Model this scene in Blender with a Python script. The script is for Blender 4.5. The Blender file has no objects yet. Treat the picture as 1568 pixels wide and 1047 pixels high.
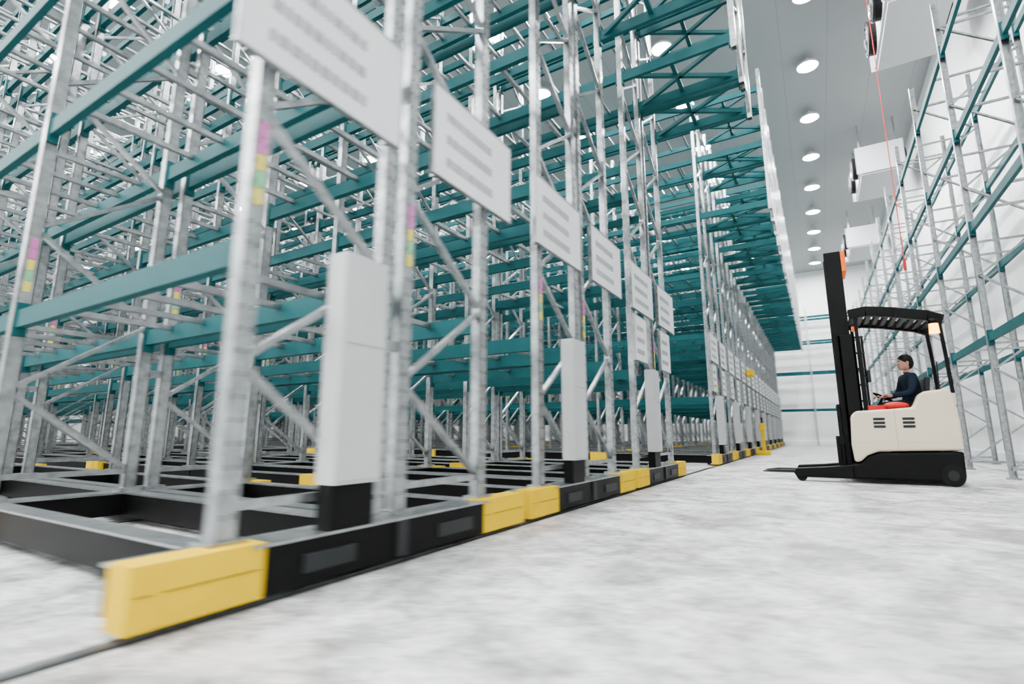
import bpy, math, random
from mathutils import Vector, Matrix
random.seed(3)
S = bpy.context.scene
COL = S.collection

# ------------------------------------------------------------------ materials
def newmat(name):
    m = bpy.data.materials.new(name); m.use_nodes = True
    nt = m.node_tree
    return m, nt, nt.nodes['Principled BSDF']

def simple(name, col, rough=0.5, metal=0.0, var=0.06, scale=6.0, bump=0.0, emis=None, es=0.0, spec=0.5):
    m, nt, b = newmat(name)
    tc = nt.nodes.new('ShaderNodeTexCoord')
    n = nt.nodes.new('ShaderNodeTexNoise'); n.inputs['Scale'].default_value = scale
    n.inputs['Detail'].default_value = 3
    nt.links.new(tc.outputs['Object'], n.inputs['Vector'])
    r = nt.nodes.new('ShaderNodeValToRGB')
    c0 = [max(0, c*(1-var)) for c in col]; c1 = [min(1, c*(1+var)) for c in col]
    r.color_ramp.elements[0].color = (*c0, 1); r.color_ramp.elements[0].position = .3
    r.color_ramp.elements[1].color = (*c1, 1); r.color_ramp.elements[1].position = .7
    nt.links.new(n.outputs['Fac'], r.inputs['Fac'])
    nt.links.new(r.outputs['Color'], b.inputs['Base Color'])
    b.inputs['Roughness'].default_value = rough
    b.inputs['Metallic'].default_value = metal
    b.inputs['Specular IOR Level'].default_value = spec
    if bump:
        bp = nt.nodes.new('ShaderNodeBump'); bp.inputs['Strength'].default_value = bump
        bp.inputs['Distance'].default_value = .01
        nt.links.new(n.outputs['Fac'], bp.inputs['Height']); nt.links.new(bp.outputs['Normal'], b.inputs['Normal'])
    if emis:
        b.inputs['Emission Color'].default_value = (*emis, 1); b.inputs['Emission Strength'].default_value = es
    return m

M = {}
M['teal'] = simple('teal_paint', (.002, .050, .055), .55, spec=.10)
M['galv'] = simple('galvanised_steel', (.29, .305, .31), .30, .88, .3, 14)
M['black'] = simple('black_paint', (.0012, .0012, .0012), .5, spec=.08)
M['dark'] = simple('dark_grey_steel', (.012, .013, .014), .5, spec=.12)
M['yellow'] = simple('yellow_paint', (.60, .385, .0), .6, 0, .05, spec=.03)
M['white'] = simple('white_board', (.74, .75, .76), .45, 0, .02)
M['cab'] = simple('cabinet_grey_white', (.42, .43, .43), .45, 0, .03)
M['text'] = simple('sign_grey_print', (.24, .25, .26), .6)
M['pink'] = simple('label_pink', (.40, .08, .28), .5)
M['green'] = simple('label_green', (.12, .36, .18), .5)
M['lyel'] = simple('label_yellow', (.55, .48, .05), .5)
M['hole'] = simple('punched_hole_dark', (.04, .04, .04), .8)
M['cream'] = simple('cream_paint', (.62, .53, .375), .35, 0, .02)
M['rubber'] = simple('black_rubber', (.004, .004, .004), .75, spec=.1)
M['red'] = simple('red_plastic', (.42, .004, .006), .4, spec=.2)
M['orange'] = simple('orange_plastic_glow', (.75, .10, .0), .5, emis=(1, .2, .0), es=.4, spec=.1)  # faint emission added to the plastic to lift its orange
M['beacon'] = simple('amber_beacon', (1, .4, .0), .3, emis=(1, .38, .0), es=14)
M['lamp'] = simple('lamp_lens', (1, 1, 1), .4, emis=(.975, .99, 1), es=680)
M['lampbody'] = simple('lamp_housing', (.6, .6, .6), .4)
M['navy'] = simple('navy_jacket', (.004, .008, .016), .85, 0, .2, 30, spec=.1)
M['trouser'] = simple('work_trousers', (.006, .006, .008), .9, spec=.1)
M['skin'] = simple('skin', (.30, .14, .095), .55)
M['hair'] = simple('dark_hair', (.004, .004, .003), .7, 0, .3, 60, spec=.1)
M['eye'] = simple('eye_dark', (.02, .02, .02), .2)
M['blade'] = simple('fan_black', (.006, .006, .007), .5, spec=.1)
MATS = list(M.keys()); MI = {k: i for i, k in enumerate(MATS)}

def floor_mat():
    m, nt, b = newmat('concrete_floor')
    L = nt.links.new
    tc = nt.nodes.new('ShaderNodeTexCoord')
    def noise(scale, detail, rough, dist=0):
        n = nt.nodes.new('ShaderNodeTexNoise'); n.inputs['Scale'].default_value = scale
        n.inputs['Detail'].default_value = detail; n.inputs['Roughness'].default_value = rough
        n.inputs['Distortion'].default_value = dist
        L(tc.outputs['Object'], n.inputs['Vector']); return n
    def ramp(n, p0, c0, p1, c1):
        r = nt.nodes.new('ShaderNodeValToRGB')
        r.color_ramp.elements[0].position = p0; r.color_ramp.elements[0].color = (*c0, 1)
        r.color_ramp.elements[1].position = p1; r.color_ramp.elements[1].color = (*c1, 1)
        L(n.outputs['Fac'], r.inputs['Fac']); return r
    def mul(a, c, f):
        mx = nt.nodes.new('ShaderNodeMix'); mx.data_type = 'RGBA'; mx.blend_type = 'MULTIPLY'
        mx.inputs[0].default_value = f
        L(a, mx.inputs[6]); L(c, mx.inputs[7]); return mx.outputs[2]
    a = noise(1.5, 10, .68, .7); c = noise(5.0, 9, .75, .4); d = noise(.9, 8, .7, .6); e = noise(26, 6, .75); g = noise(2.7, 12, .8, 1.4)
    r = ramp(a, .38, (.25, .25, .245), .58, (.64, .64, .635))
    r2 = ramp(c, .42, (.42, .42, .42), .54, (1, 1, 1))
    r3 = ramp(d, .54, (1, 1, 1), .66, (.60, .48, .36))
    r4 = ramp(e, .40, (.40, .40, .40), .50, (1, 1, 1))
    r5 = ramp(g, .58, (1, 1, 1), .67, (.42, .41, .40))
    o = mul(r.outputs[0], r2.outputs[0], .75); o = mul(o, r3.outputs[0], .6); o = mul(o, r4.outputs[0], .65); o = mul(o, r5.outputs[0], .7)
    L(o, b.inputs['Base Color'])
    mr = nt.nodes.new('ShaderNodeMapRange'); mr.inputs['To Min'].default_value = .35; mr.inputs['To Max'].default_value = .65
    L(c.outputs['Fac'], mr.inputs['Value']); L(mr.outputs['Result'], b.inputs['Roughness'])
    bp = nt.nodes.new('ShaderNodeBump'); bp.inputs['Strength'].default_value = .35; bp.inputs['Distance'].default_value = .01
    L(c.outputs['Fac'], bp.inputs['Height']); L(bp.outputs['Normal'], b.inputs['Normal'])
    return m

def panel_mat(name, col, axis, period, seam, rough=.4):
    m, nt, b = newmat(name)
    L = nt.links.new
    tc = nt.nodes.new('ShaderNodeTexCoord'); sp = nt.nodes.new('ShaderNodeSeparateXYZ')
    L(tc.outputs['Object'], sp.inputs[0])
    d = nt.nodes.new('ShaderNodeMath'); d.operation = 'DIVIDE'; d.inputs[1].default_value = period
    L(sp.outputs[axis], d.inputs[0])
    f = nt.nodes.new('ShaderNodeMath'); f.operation = 'FRACT'; L(d.outputs[0], f.inputs[0])
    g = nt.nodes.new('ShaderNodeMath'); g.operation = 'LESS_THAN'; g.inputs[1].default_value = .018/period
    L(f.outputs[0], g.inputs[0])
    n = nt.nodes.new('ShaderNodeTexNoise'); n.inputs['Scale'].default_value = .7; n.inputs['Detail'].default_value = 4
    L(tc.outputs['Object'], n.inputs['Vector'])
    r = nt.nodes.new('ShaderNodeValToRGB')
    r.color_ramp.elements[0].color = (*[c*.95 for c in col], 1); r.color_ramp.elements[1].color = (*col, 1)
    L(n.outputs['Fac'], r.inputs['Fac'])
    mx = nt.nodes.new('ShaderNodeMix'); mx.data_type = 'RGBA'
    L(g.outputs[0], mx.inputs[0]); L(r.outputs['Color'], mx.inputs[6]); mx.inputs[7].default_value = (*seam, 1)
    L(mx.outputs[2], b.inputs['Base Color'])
    b.inputs['Roughness'].default_value = rough
    return m

# ------------------------------------------------------------------ mesh builder
class MB:
    def __init__(s): s.v = []; s.f = []; s.m = []
    def add(s, vs, fs, mat):
        o = len(s.v); s.v += [tuple(v) for v in vs]
        for f in fs: s.f.append(tuple(i+o for i in f)); s.m.append(MI[mat])
    def box(s, x0, x1, y0, y1, z0, z1, mat):
        vs = [(x0,y0,z0),(x1,y0,z0),(x1,y1,z0),(x0,y1,z0),(x0,y0,z1),(x1,y0,z1),(x1,y1,z1),(x0,y1,z1)]
        s.add(vs, [(0,3,2,1),(4,5,6,7),(0,1,5,4),(1,2,6,5),(2,3,7,6),(3,0,4,7)], mat)
    def beam(s, p, q, w, h, mat, up=(0,0,1)):
        p = Vector(p); q = Vector(q); d = (q-p).normalized(); up = Vector(up)
        if abs(d.dot(up)) > .98: up = Vector((1,0,0))
        a = d.cross(up).normalized(); b = a.cross(d).normalized()
        vs = []
        for c in (p, q):
            for i, j in ((-1,-1),(1,-1),(1,1),(-1,1)):
                vs.append(c + a*(i*w/2) + b*(j*h/2))
        s.add(vs, [(0,1,2,3),(7,6,5,4),(0,4,5,1),(1,5,6,2),(2,6,7,3),(3,7,4,0)], mat)
    def cyl(s, p, q, r, mat, n=16, r2=None):
        p = Vector(p); q = Vector(q); d = (q-p).normalized(); up = Vector((0,0,1))
        if abs(d.z) > .98: up = Vector((1,0,0))
        a = d.cross(up).normalized(); b = a.cross(d).normalized(); r2 = r if r2 is None else r2
        vs = []
        for c, rr in ((p, r), (q, r2)):
            for i in range(n):
                t = 2*math.pi*i/n; vs.append(c + a*math.cos(t)*rr + b*math.sin(t)*rr)
        fs = [(i, n+i, n+(i+1) % n, (i+1) % n) for i in range(n)]
        fs.append(tuple(range(n))); fs.append(tuple(range(2*n-1, n-1, -1)))
        s.add(vs, fs, mat)
    def ring(s, c, axis, R, r, mat, n=24, k=6):
        c = Vector(c); d = Vector(axis).normalized(); up = Vector((0,0,1))
        if abs(d.z) > .98: up = Vector((1,0,0))
        a = d.cross(up).normalized(); b = a.cross(d).normalized(); vs = []
        for i in range(n):
            t = 2*math.pi*i/n; e = a*math.cos(t)+b*math.sin(t)
            for j in range(k):
                u = 2*math.pi*j/k; vs.append(c + e*(R+r*math.cos(u)) + d*(r*math.sin(u)))
        fs = [(i*k+j, ((i+1) % n)*k+j, ((i+1) % n)*k+(j+1) % k, i*k+(j+1) % k) for i in range(n) for j in range(k)]
        s.add(vs, fs, mat)
    def prism(s, pts, y0, y1, mat):
        n = len(pts)
        vs = [(x, y0, z) for x, z in pts] + [(x, y1, z) for x, z in pts]
        fs = [tuple(range(n)), tuple(range(2*n-1, n-1, -1))] + [(i, n+i, n+(i+1) % n, (i+1) % n) for i in range(n)]
        s.add(vs, fs, mat)
    def ellipsoid(s, c, rx, ry, rz, mat, n=16, k=10):
        vs = []; 
        for j in range(k+1):
            ph = math.pi*j/k
            for i in range(n):
                t = 2*math.pi*i/n
                vs.append((c[0]+rx*math.sin(ph)*math.cos(t), c[1]+ry*math.sin(ph)*math.sin(t), c[2]+rz*math.cos(ph)))
        fs = [(j*n+i, (j+1)*n+i, (j+1)*n+(i+1) % n, j*n+(i+1) % n) for j in range(k) for i in range(n)]
        s.add(vs, fs, mat)
    def mesh(s, name):
        me = bpy.data.meshes.new(name); me.from_pydata(s.v, [], s.f)
        used = sorted(set(s.m)); mp = {u: i for i, u in enumerate(used)}
        for u in used: me.materials.append(M[MATS[u]])
        me.polygons.foreach_set('material_index', [mp[x] for x in s.m]); me.update()
        return me
    def obj(s, name, loc=(0,0,0), parent=None, bevel=0, smooth=False, rotz=0):
        me = s.mesh(name); o = bpy.data.objects.new(name, me); COL.objects.link(o)
        fixnorm(me)
        o.location = loc; o.rotation_euler[2] = rotz
        if parent: o.parent = parent
        if bevel:
            bv = o.modifiers.new('bevel', 'BEVEL'); bv.width = bevel; bv.segments = 3; bv.limit_method = 'ANGLE'
        if smooth:
            for p in me.polygons: p.use_smooth = True
        return o

import bmesh
def fixnorm(me):
    bm = bmesh.new(); bm.from_mesh(me); bmesh.ops.recalc_face_normals(bm, faces=bm.faces); bm.to_mesh(me); bm.free()

# ------------------------------------------------------------------ room
XW0, XW1, YW0, YW1, ZC = -50.0, 4.0, -12.0, 41.0, 12.2
def slab(name, x0, x1, y0, y1, z0, z1, mat):
    b = MB(); b.box(x0, x1, y0, y1, z0, z1, 'white'); me = b.mesh(name); me.materials.clear(); me.materials.append(mat)
    fixnorm(me)
    o = bpy.data.objects.new(name, me); COL.objects.link(o); return o
wallx = panel_mat('wall_panels_y', (.90, .91, .91), 1, 1.2, (.6, .61, .61))
wally = panel_mat('wall_panels_x', (.90, .91, .91), 0, 1.2, (.6, .61, .61))
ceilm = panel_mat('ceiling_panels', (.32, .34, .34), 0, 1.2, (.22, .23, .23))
slab('floor', XW0-.3, XW1+.3, YW0-.3, YW1+.3, -.3, 0, floor_mat())
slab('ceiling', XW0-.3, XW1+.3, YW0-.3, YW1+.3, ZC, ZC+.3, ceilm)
slab('wall_right', XW1, XW1+.3, YW0-.3, YW1+.3, 0, ZC, wallx)
slab('wall_left', XW0-.3, XW0, YW0-.3, YW1+.3, 0, ZC, wallx)
slab('wall_far', XW0, XW1, YW1, YW1+.3, 0, ZC, wally)
slab('wall_near', XW0, XW1, YW0-.3, YW0, 0, ZC, wally)
b = MB(); b.box(XW1-.16, XW1-.002, YW0+.01, YW1-.2, 0, .28, 'white'); b.obj('baseboard_right', bevel=.02)
b = MB(); b.box(XW0+.01, XW1-.2, YW1-.16, YW1-.002, 0, .28, 'white'); b.obj('baseboard_far', bevel=.02)

# ------------------------------------------------------------------ racks
LEV = [1.6, 3.15, 4.7, 6.25, 7.8, 9.3]
RTOP = 9.5
def post(b, x, y, z0, z1, face=1):
    w, d, t = .09, .075, .006
    b.box(x+face*d/2-(t if face > 0 else 0), x+face*d/2+(0 if face > 0 else t), y-w/2, y+w/2, z0, z1, 'galv')
    b.box(x-d/2, x+d/2, y-w/2, y-w/2+t, z0, z1, 'galv')
    b.box(x-d/2, x+d/2, y+w/2-t, y+w/2, z0, z1, 'galv')
def frame(b, x, ya, yb, z0, z1, holes=False, step=.62):
    post(b, x, ya, z0, z1); post(b, x, yb, z0, z1)
    for y in (ya, yb): b.box(x-.07, x+.07, y-.08, y+.08, z0-.012, z0+.02, 'galv')
    z = z0+.15; s = 0
    b.beam((x, ya, z), (x, yb, z), .035, .04, 'galv')
    while z+step < z1-.05:
        p, q = (ya, yb) if s else (yb, ya)
        b.beam((x, p, z), (x, q, z+step), .03, .042, 'galv', up=(1, 0, 0))
        z += step; s ^= 1
    b.beam((x, ya, z), (x, yb, z), .035, .04, 'galv')
    if holes:
        for y in (ya, yb):
            zz = z0+.1
            while zz < min(z1, 6)-.1:
                b.box(x+.036, x+.0395, y-.030, y-.018, zz, zz+.025, 'hole')
                b.box(x+.036, x+.0395, y+.018, y+.030, zz, zz+.025, 'hole'); zz += .1
def bay(b, xa, xb, y, z, back=True, h=.13):
    b.box(min(xa, xb)+.05, max(xa, xb)-.05, y-.028, y+.028, z-h, z, 'teal')
    for x in (xa, xb):
        sx = .045 if x == min(xa, xb) else -.045
        b.box(min(x+sx, x+sx*1.25)-.004, max(x+sx, x+sx*1.25)+.004, y-.04, y+.04, z-h-.06, z+.06, 'teal')

def mobile_row(name, extra):
    b = MB(); W = 2.76
    ys = (.44, 1.29, 1.47, 2.32)
    NB = 15; P = 2.85
    fx = [-.14-P*k for k in range(NB+1)]; xe = fx[-1]-.1
    # chassis : long beams + cross beams
    for y in ys:
        b.box(xe, -.12, y-.05, y+.05, .05, .225, 'black')
        b.box(xe, -.14, y-.07, y+.07, .225, .237, 'galv')
    b.box(-.12, 0, .56, 2.20, .04, .235, 'black')
    b.box(-.15, .012, .50, 2.26, .235, .247, 'galv')
    b.box(0, .012, .75, 1.05, .09, .17, 'dark'); b.box(0, .012, 1.7, 2.05, .09, .17, 'dark')
    b.box(0, .02, 1.34, 1.42, .05, .23, 'dark')
    for k, x in enumerate(fx):
        ya, yb = (.08, 2.70) if k == 0 else (.38, 2.38)
        b.box(x-.09, x+.09 if k else -.13, ya, yb, .06, .22, 'black')
        b.box(x-.12, x+.10 if k else -.12, ya, yb, .225, .24, 'galv')
        for y in (.60, 2.1):
            b.cyl((x-.14, y+.03, .11), (x-.20, y+.03, .11), .105, 'dark', 18)
    for yy in ((.06, .56), (2.20, 2.76)):
        b.box(-.15, 0, yy[0], yy[1], .035, .255, 'yellow')
        b.box(.0, .003, yy[0]+.02, yy[1]-.02, .150, .153, 'dark')
        b.box(.0, .006, yy[0]+.08, yy[0]+.11, .05, .24, 'yellow')
        for k in (1, 3, 5, 8, 11):
            b.box(fx[k]-.22, fx[k]+.22, .30 if yy[0] < 1 else 2.34, .42 if yy[0] < 1 else 2.46, .03, .25, 'yellow')
    # frames
    for k, x in enumerate(fx):
        frame(b, x, ys[0], ys[1], .25, RTOP, k == 0); frame(b, x, ys[2], ys[3], .25, RTOP, k == 0)
        for z in (1.2, 4.2, 7.2): b.box(x-.02, x+.02, ys[1], ys[2], z, z+.06, 'galv')
    # beams
    for k in range(NB):
        for z in LEV:
            for y in ys: bay(b, fx[k+1], fx[k], y, z)
            for j in range(1, 6):
                x = fx[k]-P*j/6
                b.box(x-.02, x+.02, ys[0], ys[1], z-.05, z-.01, 'galv')
                b.box(x-.02, x+.02, ys[2], ys[3], z-.05, z-.01, 'galv')
    # overhanging end bay above the walkway
    xo = 1.50
    for (ya, yb) in ((ys[0], ys[1]), (ys[2], ys[3])):
        post(b, xo, ya, 6.0, RTOP+.25); post(b, xo, yb, 6.0, RTOP+.25)
        z = 6.08; s = 0
        while z+.6 < RTOP+.2:
            p, q = (ya, yb) if s else (yb, ya)
            b.beam((xo, p, z), (xo, q, z+.6), .03, .045, 'galv', up=(1, 0, 0)); z += .6; s ^= 1
        for z in LEV[3:]:
            bay(b, fx[0], xo, ya, z, h=.15); bay(b, fx[0], xo, yb, z, h=.15)
            b.beam((fx[0]+.1, ya, z-.07), (xo-.1, yb, z-.07), .05, .06, 'teal')
            b.beam((fx[0]+.1, yb, z-.07), (xo-.1, ya, z-.07), .05, .06, 'teal')
            b.box(.6, .66, ya, yb, z-.08, z-.02, 'teal')
    # sign boards
    def board(y0, y1, z0, z1):
        b.box(-.10, -.05, y0+.05, y0+.08, z0, z1, 'galv'); b.box(-.10, -.05, y1-.08, y1-.05, z0, z1, 'galv')
        b.box(-.05, -.035, y0, y1, z0, z1, 'white')
        b.box(-.06, -.030, y0-.008, y0, z0-.008, z1+.008, 'galv'); b.box(-.06, -.030, y1, y1+.008, z0-.008, z1+.008, 'galv')
        b.box(-.06, -.030, y0, y1, z0-.008, z0, 'galv'); b.box(-.06, -.030, y0, y1, z1, z1+.008, 'galv')
        h = z1-z0; w = y1-y0
        rows = 3
        for r in range(rows):
            zz = z0+h*(.16+.26*r); y = y0+w*.14
            while y < y0+w*.72:
                cw = w*random.choice((.03, .045, .06))
                b.box(-.035, -.032, y, min(y+cw, y1-w*.06), zz, zz+h*.10, 'text'); y += cw+w*.012
    board(.24, 1.27, 2.45, 3.12); board(1.60, 2.60, 2.45, 3.12)
    if extra:
        board(.30, .86, 1.72, 2.36); board(1.62, 2.2, 1.72, 2.36)
    # control cabinet
    b.box(-.10, .0, .88, 1.16, .247, .46, 'black')
    b.box(-.10, .03, .87, 1.17, .46, 1.64, 'cab')
    b.box(.03, .036, .885, 1.155, .48, 1.62, 'cab')
    b.box(.036, .040, .89, 1.15, 1.16, 1.165, 'text')
    # coloured location labels
    for x in fx[:6]:
        for y in ys[::2]:
            z = 1.75
            for c in ('lyel', 'green', 'lyel', 'pink', 'pink'):
                b.box(x+.04, x+.044, y-.02, y+.02, z, z+.08, c); z += .085
    me = b.mesh(name); fixnorm(me); return me
me0 = mobile_row('mobile_pallet_rack_mesh', False); me1 = mobile_row('mobile_pallet_rack_mesh_b', True)
ry = [.85, 3.68, 6.51] + [12.5+2.82*i for i in range(9)]
for i, y in enumerate(ry):
    o = bpy.data.objects.new('mobile_pallet_rack', me0 if i < 2 else me1); COL.objects.link(o)
    o.location = (-2.05, y, 0)

# end-of-row yellow sensor post
b = MB(); b.box(-.06, .06, -.06, .06, 0, 1.05, 'yellow'); b.box(-.2, .2, -.18, .18, 0, .16, 'yellow'); b.box(-.09, .09, -.12, .12, .85, 1.1, 'yellow')
b.box(-.03, .03, -.03, .03, 1.1, 1.3, 'black')
b.obj('yellow_guard_post', (-1.75, 20.0, 0), bevel=.012)
b = MB(); b.box(0, .2, -.25, .25, 0, .22, 'yellow'); b.cyl((.1, -.1, -.06), (.1, -.1, 0), .06, 'lyel', 12); b.box(-.12, 0, -.06, .06, .05, .12, 'dark')
b.obj('yellow_warning_box', (-2.03, 19.4, 2.7), bevel=.02)

# floor rails
b = MB()
for k in range(16):
    x = -2.12-2.85*k
    b.box(x-.045, x+.045, YW0+.5, 38.2, .0, .004, 'dark'); b.box(x-.02, x+.02, YW0+.5, 38.2, .004, .009, 'galv')
b.obj('floor_rail_tracks')

# thin vertical red line below the ceiling, built as solid cylinders
b = MB(); b.cyl((1.97, 14, 4.6), (1.97, 14, ZC), .010, 'red', 8); b.cyl((1.97, 14, 4.35), (1.97, 14, 4.6), .03, 'red', 10)
b.obj('hanging_red_line')

# static racks : built along X then turned
def static_rack(name, n, P, depth, levels, top, loc, rotz, teal_h=.13):
    b = MB(); xs = [P*k for k in range(n+1)]
    for x in xs: frame(b, x, 0, depth, .012, top, step=.8)
    for k in range(n):
        for z in levels:
            for y in (0, depth): bay(b, xs[k], xs[k+1], y, z, h=teal_h)
            for j in (1, 2): b.box(xs[k]+P*j/3-.02, xs[k]+P*j/3+.02, 0, depth, z-.05, z-.015, 'galv')
    return b.obj(name, loc, rotz=rotz)
# right wall rack: local x -> world y ; local y -> world -x
static_rack('static_pallet_rack', 12, 2.8, 1.0, [2.35, 4.25, 6.0, 7.7], 8.7, (3.55, 2.8, 0), math.pi/2)
static_rack('static_pallet_rack', 16, 2.8, 1.0, [2.4, 4.9, 7.0, 8.7], 9.3, (-42.2, 39.6, 0), 0)

# ------------------------------------------------------------------ lamps
b = MB()
for x in (.68, -3.0, -7.0, -11.0, -15.0, -19.0, -24.0, -29.0, -35.0, -42.0):
    for j in range(-4, 13):
        y = 1.45+3.05*j
        b.cyl((x, y, ZC-.30), (x, y, ZC-.295), .27, 'lamp', 20)
        b.cyl((x, y, ZC-.295), (x, y, ZC-.22), .30, 'lampbody', 20, .28)
        b.cyl((x, y, ZC-.22), (x, y, ZC-.10), .13, 'lampbody', 12)
        b.cyl((x, y, ZC-.10), (x, y, ZC), .03, 'lampbody', 8)
b.obj('high_bay_lamps')

# ------------------------------------------------------------------ evaporator coolers
def cooler(loc):
    b = MB(); L = 2.6
    b.box(-.65, .65, 0, L, 0, .95, 'white')
    b.box(-.72, .72, -.03, 0, -.05, .98, 'white'); b.box(-.72, .72, L, L+.03, -.05, .98, 'white')
    b.box(-.60, .60, .05, L-.05, -.10, 0, 'white')
    for sx in (-1, 1):
        for y in (.65, 1.95):
            b.cyl((sx*.65, y, .48), (sx*.80, y, .48), .42, 'blade', 24, .40)
            b.ring((sx*.80, y, .48), (1, 0, 0), .40, .03, 'blade')
            for a in range(5):
                t = a*2*math.pi/5
                b.beam((sx*.81, y, .48), (sx*.81, y+.36*math.cos(t), .48+.36*math.sin(t)), .12, .015, 'dark', up=(1, .4, 0))
            for rr in (.12, .22, .32): b.ring((sx*.84, y, .48), (1, 0, 0), rr, .006, 'galv', 20, 4)
    for x in (-.55, .55):
        for y in (.2, L-.2): b.cyl((x, y, .95), (x, y, ZC-loc[2]), .02, 'galv', 8)
    b.cyl((.3, L, .3), (.3, L+.5, .3), .04, 'galv', 10); b.cyl((.3, L+.5, .3), (.3, L+.5, ZC-loc[2]), .04, 'galv', 10)
    b.obj('ceiling_evaporator_cooler', loc)
for y in (12.6, 21.5, 30.2): cooler((2.75, y, 10.2))

# ------------------------------------------------------------------ reach truck
T = bpy.data.objects.new('reach_truck', None); COL.objects.link(T); T.location = (.38, 9.25, 0); T.scale = (.89, 1, 1)
def part(name, b, bevel=.012, smooth=False): return b.obj(name, (0, 0, 0), T, bevel, smooth)
# lower chassis
b = MB()
b.prism([(-.03, .06), (1.36, .06), (1.42, .12), (1.43, .47), (.36, .44), (.2, .38), (.08, .28), (-.03, .27)], 0.0, 1.2, 'black')
part('chassis', b, .03)
b = MB()
prof = [(.02, .30), (.0, .55), (.03, .98), (.10, 1.05), (.55, 1.07), (.88, 1.09), (.97, 1.27), (1.05, 1.31), (1.33, 1.34), (1.40, 1.27), (1.44, .9), (1.44, .49), (.36, .46), (.2, .40), (.1, .31)]
b.prism(prof, -.005, .20, 'cream'); part('side_panel_near', b, .035)
b = MB(); b.prism(prof, 1.0, 1.205, 'cream'); part('side_panel_far', b, .035)
b = MB()
b.prism([(1.15, .47), (1.44, .48), (1.44, .9), (1.40, 1.27), (1.33, 1.34), (1.15, 1.33)], .2, 1.0, 'cream'); part('rear_cover', b, .03)
b = MB(); b.box(.24, .55, .2, 1.0, .44, 1.0, 'cream'); b.box(.55, 1.15, .2, 1.0, .44, .55, 'black'); part('battery_cover', b, .02)
b = MB()
for x0 in (.33, .72):
    for i in range(3):
        b.prism([(x0, .80+.055*i), (x0+.15, .80+.055*i), (x0+.165, .825+.055*i), (x0+.15, .835+.055*i), (x0, .835+.055*i)], -.012, -.002, 'dark')
b.box(.62, .625, -.008, -.004, .47, 1.06, 'text'); b.box(.0, 1.4, -.008, -.004, .60, .604, 'cream')
part('vent_slots', b, 0)
# legs & wheels
b = MB()
for y in (.02, 1.0):
    b.prism([(-.86, .06), (-.90, .12), (-.86, .19), (-.4, .22), (.1, .27), (.1, .06)], y, y+.18, 'black')
part('outrigger_legs', b, .015)
b = MB()
for y in (.04, 1.02): b.cyl((-.78, y, .085), (-.78, y+.14, .085), .085, 'rubber', 24)
b.cyl((1.26, -.01, .15), (1.26, .15, .15), .15, 'rubber', 28); b.cyl((1.26, -.02, .15), (1.26, .0, .15), .07, 'dark', 20)
b.cyl((1.26, 1.05, .15), (1.26, 1.2, .15), .15, 'rubber', 28)
part('wheels', b, 0)
# mast
b = MB()
MT = 3.66
for y in (.27, .93):
    s = 1 if y < .5 else -1
    b.box(-.02, .22, y-.02, y+.02, .10, 2.25, 'black')
    b.box(-.02, .02, y-.02 if s > 0 else y-.10, y+.10 if s > 0 else y+.02, .10, 2.25, 'black')
    b.box(.19, .22, y-.02 if s > 0 else y-.08, y+.08 if s > 0 else y+.02, .10, 2.25, 'black')
    yi = y+s*.07
    b.box(-.09, .17, yi-.02, yi+.02, .25, MT, 'black'); b.box(-.09, -.06, min(yi, yi+s*.07), max(yi, yi+s*.07), .25, MT, 'black')
    b.box(.14, .17, min(yi, yi+s*.07), max(yi, yi+s*.07), .25, MT, 'black')
    b.cyl((.08, yi+s*.12, .3), (.08, yi+s*.12, 2.6), .035, 'dark', 12); b.cyl((.08, yi+s*.12, 2.6), (.08, yi+s*.12, MT-.07), .02, 'galv', 10)
for z in (.3, 1.3, 2.15): b.box(.16, .21, .27, .93, z, z+.12, 'black')
for z in (MT-.12, 1.9, .9): b.box(-.06, .12, .34, .86, z, z+.1, 'black')
for y in (.5, .55, .65, .7): b.box(.02, .035, y, y+.02, .4, MT-.1, 'dark')
b.box(.17, .24, .32, .88, MT-.34, MT, 'orange')
b.box(.20, .30, .24, .30, 2.3, 2.38, 'orange')
for y in (.36, .84):  # hose bundle behind the mast
    b.cyl((.30, y, 1.05), (.30, y, 2.2), .018, 'dark', 8); b.cyl((.34, y, 1.05), (.34, y, 2.2), .018, 'rubber', 8)
for z in (1.2, 1.45, 1.7, 1.95, 2.2): b.box(.22, .36, .32, .38, z, z+.03, 'dark')
part('mast', b, .006)
b = MB()
b.box(-.16, -.08, .26, .94, .55, .68, 'black'); b.box(-.16, -.08, .26, .94, .12, .24, 'black')
for y in (.30, .5, .68, .88): b.box(-.14, -.10, y-.02, y+.02, .2, 1.15, 'black')
b.box(-.15, -.09, .26, .94, 1.12, 1.17, 'black')
b.box(-.16, .05, .40, .80, .3, .5, 'dark')
for y in (.36, .84):
    b.box(-.20, -.15, y-.05, y+.05, .10, .68, 'black')
    b.prism([(-.15, .10), (-.15, .15), (-1.2, .145), (-1.42, .118), (-1.42, .105)], y-.05, y+.05, 'dark')
part('fork_carriage', b, .006)
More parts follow.
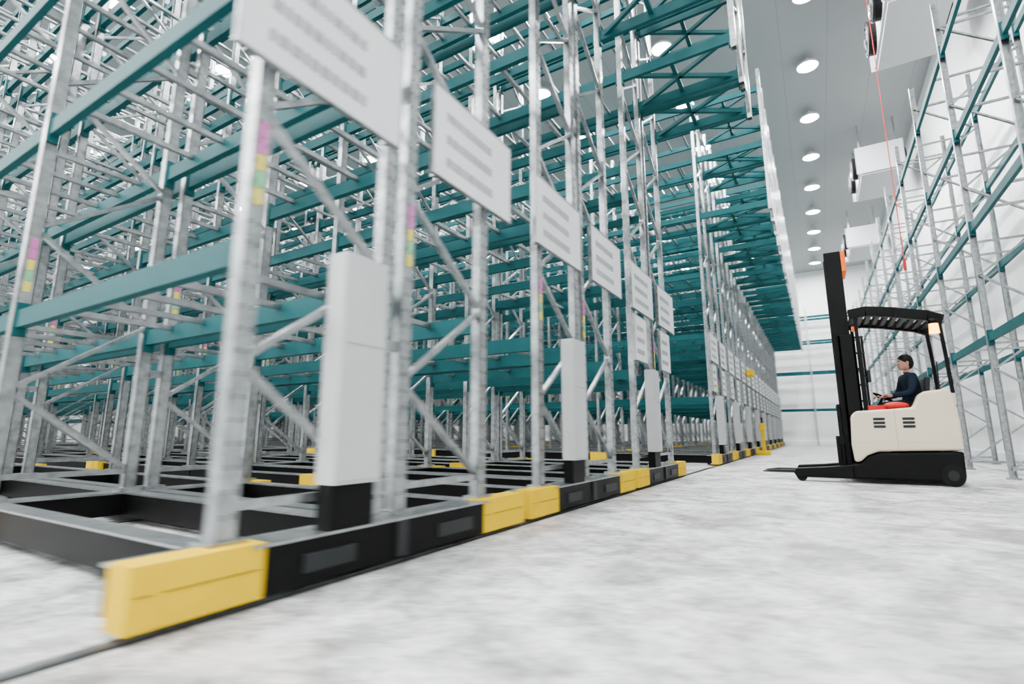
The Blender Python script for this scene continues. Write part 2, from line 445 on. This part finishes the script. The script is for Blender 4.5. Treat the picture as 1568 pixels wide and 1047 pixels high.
# overhead guard
b = MB()
path = [(.18, 2.54), (.42, 2.57), (.80, 2.51), (1.25, 2.41), (1.42, 2.33)]
for y in (.10, 1.10):
    for p, q in zip(path, path[1:]): b.beam((p[0]-.01, y, p[1]), (q[0]+.01, y, q[1]), .08, .15, 'black')
    b.beam((1.38, y, 2.31), (1.40, y, 1.9), .05, .05, 'black'); b.beam((1.40, y, 1.92), (1.42, y, 1.28), .05, .05, 'black')
    b.beam((.26, y, 2.49), (.26, y, .98), .05, .05, 'black')
for i in range(10):
    t = .24+i*.12
    z = 2.55 if t < .5 else 2.55-(t-.5)*.20
    b.beam((t, .10, z), (t, 1.10, z), .075, .06, 'black')
part('overhead_guard', b, .006)
b = MB(); b.cyl((1.30, .06, 2.14), (1.30, .06, 2.28), .07, 'beacon', 16, .06); b.cyl((1.30, .06, 2.28), (1.30, .06, 2.35), .065, 'black', 16)
part('beacon_lamp', b, 0, True)
# cab interior
b = MB()
b.box(.80, 1.14, .36, .86, .55, .98, 'black'); part('seat_base', b, .02)
b = MB(); b.box(.74, 1.16, .34, .88, .96, 1.06, 'dark'); b.prism([(1.08, 1.02), (1.14, 1.02), (1.22, 1.55), (1.14, 1.56)], .36, .86, 'dark'); part('seat', b, .03)
b = MB()
b.box(.30, .56, .26, .94, 1.0, 1.14, 'red'); b.box(.56, .86, .20, .30, 1.07, 1.15, 'red'); b.ellipsoid((.68, .16, 1.13), .17, .07, .05, 'red')
part('dashboard', b, .03)
b = MB(); b.cyl((.48, .6, 1.12), (.55, .6, 1.26), .02, 'black', 10); b.ring((.56, .6, 1.28), (.5, 0, 1), .14, .014, 'black'); b.beam((.56, .47, 1.28), (.56, .73, 1.28), .02, .015, 'black')
b.beam((1.30, .3, 1.34), (1.31, .3, 1.75), .02, .02, 'dark'); b.box(.36, .40, .28, .42, 1.5, 1.68, 'dark'); b.beam((.3, .35, 1.58), (.37, .35, 1.58), .02, .02, 'dark')
part('steering_wheel', b, 0)

# ------------------------------------------------------------------ driver
D = bpy.data.objects.new('forklift_driver', None); COL.objects.link(D)
D.location = (.38+.87, 9.25+.60, 1.06)   # hip point on the seat, faces -x
D.rotation_euler[2] = math.radians(14)
def skin_obj(name, verts, edges, radii, root=0, sub=2):
    me = bpy.data.meshes.new(name+'_src'); me.from_pydata(verts, edges, [])
    o = bpy.data.objects.new(name+'_src', me); COL.objects.link(o)
    o.modifiers.new('skin', 'SKIN')
    for i, r in enumerate(radii):
        sv = me.skin_vertices[0].data[i]; sv.radius = r if isinstance(r, tuple) else (r, r); sv.use_root = (i == root)
    ss = o.modifiers.new('sub', 'SUBSURF'); ss.levels = sub; ss.render_levels = sub
    dg = bpy.context.evaluated_depsgraph_get(); dg.update()
    m2 = bpy.data.meshes.new_from_object(o.evaluated_get(dg)); m2.name = name
    bpy.data.objects.remove(o)
    o2 = bpy.data.objects.new(name, m2); COL.objects.link(o2); o2.parent = D
    for p in m2.polygons: p.use_smooth = True
    return o2
V = [(0, 0, .09), (.0, 0, .22), (.0, 0, .36), (-.02, 0, .48), (-.03, 0, .57), (-.035, 0, .63),
     # left(-y) arm
     (-.02, -.17, .50), (-.09, -.23, .26), (-.32, -.17, .22),
     (-.02, .17, .50), (-.09, .23, .26), (-.32, .15, .22),
     # legs
     (-.04, -.10, .07), (-.42, -.12, .09), (-.46, -.12, -.36), (-.58, -.12, -.42),
     (-.04, .10, .07), (-.42, .12, .09), (-.46, .12, -.36), (-.58, .12, -.42)]
E = [(0, 1), (1, 2), (2, 3), (3, 4), (4, 5), (3, 6), (6, 7), (7, 8), (3, 9), (9, 10), (10, 11),
     (0, 12), (12, 13), (13, 14), (14, 15), (0, 16), (16, 17), (17, 18), (18, 19)]
Rr = [(.13, .15), (.12, .145), (.13, .165), (.11, .15), .06, .05, .075, .055, .038, .075, .055, .038,
      .095, .065, .048, .035, .095, .065, .048, .035]
body = skin_obj('body', V, E, Rr)
for k in ('navy', 'trouser', 'skin', 'rubber'): body.data.materials.append(M[k])
for p in body.data.polygons:
    c = p.center
    if c.z > .585: p.material_index = 2
    elif c.z < -.33: p.material_index = 3
    elif c.z < .14 and not (c.x < -.2 and c.z > .155): p.material_index = 1
    else: p.material_index = 0
for sy in (-1, 1):
    y = -.17 if sy < 0 else .15
    hv = [(-.31, y, .22), (-.36, y, .225), (-.40, y, .23)]; he = [(0, 1), (1, 2)]; hr = [.026, (.02, .036), (.014, .036)]
    for i, (dy, ln) in enumerate(((-.03, .062), (-.011, .075), (.009, .07), (.028, .055))):
        n = len(hv); hv += [(-.405, y+dy, .232), (-.405-ln*.5, y+dy, .235), (-.405-ln*.8, y+dy, .212), (-.405-ln*.7, y+dy, .192)]
        he += [(2, n), (n, n+1), (n+1, n+2), (n+2, n+3)]; hr += [.0095, .009, .0085, .0075]
    n = len(hv); hv += [(-.35, y-sy*.035, .215), (-.385, y-sy*.058, .205), (-.41, y-sy*.06, .195)]
    he += [(1, n), (n, n+1), (n+1, n+2)]; hr += [.012, .0105, .009]
    h = skin_obj('hand_left' if sy > 0 else 'hand_right', hv, he, hr, 0, 1)
    h.data.materials.append(M['skin'])
# head
b = MB(); hz = .735
b.ellipsoid((-.045, 0, hz), .095, .076, .118, 'skin', 24, 18)
b.ellipsoid((-.085, 0, hz-.06), .05, .05, .055, 'skin', 16, 10)
b.prism([(-.134, hz+.02), (-.138, hz-.02), (-.162, hz-.026), (-.158, hz-.034), (-.13, hz-.04)], -.013, .013, 'skin')
b.ellipsoid((-.128, 0, hz-.062), .012, .025, .007, 'red', 10, 6)
for sy in (-1, 1):
    b.ellipsoid((-.128, sy*.031, hz+.005), .012, .014, .009, 'white', 10, 8)
    b.ellipsoid((-.137, sy*.031, hz+.005), .005, .006, .006, 'eye', 8, 6)
    b.beam((-.133, sy*.018, hz+.024), (-.126, sy*.046, hz+.024), .008, .006, 'hair')
    b.ellipsoid((-.035, sy*.078, hz-.005), .02, .008, .03, 'skin', 10, 8)
b.obj('head', (0, 0, 0), D, 0, True)
b = MB(); b.ellipsoid((-.03, 0, hz+.035), .10, .084, .10, 'hair', 24, 14)
b.ellipsoid((-.0, 0, hz+.0), .075, .078, .10, 'hair', 20, 12)
b.obj('hair', (0, 0, 0), D, 0, True)

# ------------------------------------------------------------------ world + camera
w = bpy.data.worlds.new('world'); S.world = w; w.use_nodes = True
w.node_tree.nodes['Background'].inputs[0].default_value = (.8, .85, .9, 1); w.node_tree.nodes['Background'].inputs[1].default_value = .5
cam = bpy.data.cameras.new('camera'); co = bpy.data.objects.new('camera', cam); COL.objects.link(co)
cam.sensor_width = 36; cam.lens = 17.9; cam.clip_start = .05; cam.clip_end = 200
cam.dof.use_dof = True; cam.dof.focus_distance = 9.2; cam.dof.aperture_fstop = 2.8; cam.dof.aperture_ratio = .095
co.location = (0, 0, .70); co.rotation_euler = (math.radians(90+10.32), 0, math.radians(30.87))
S.camera = co
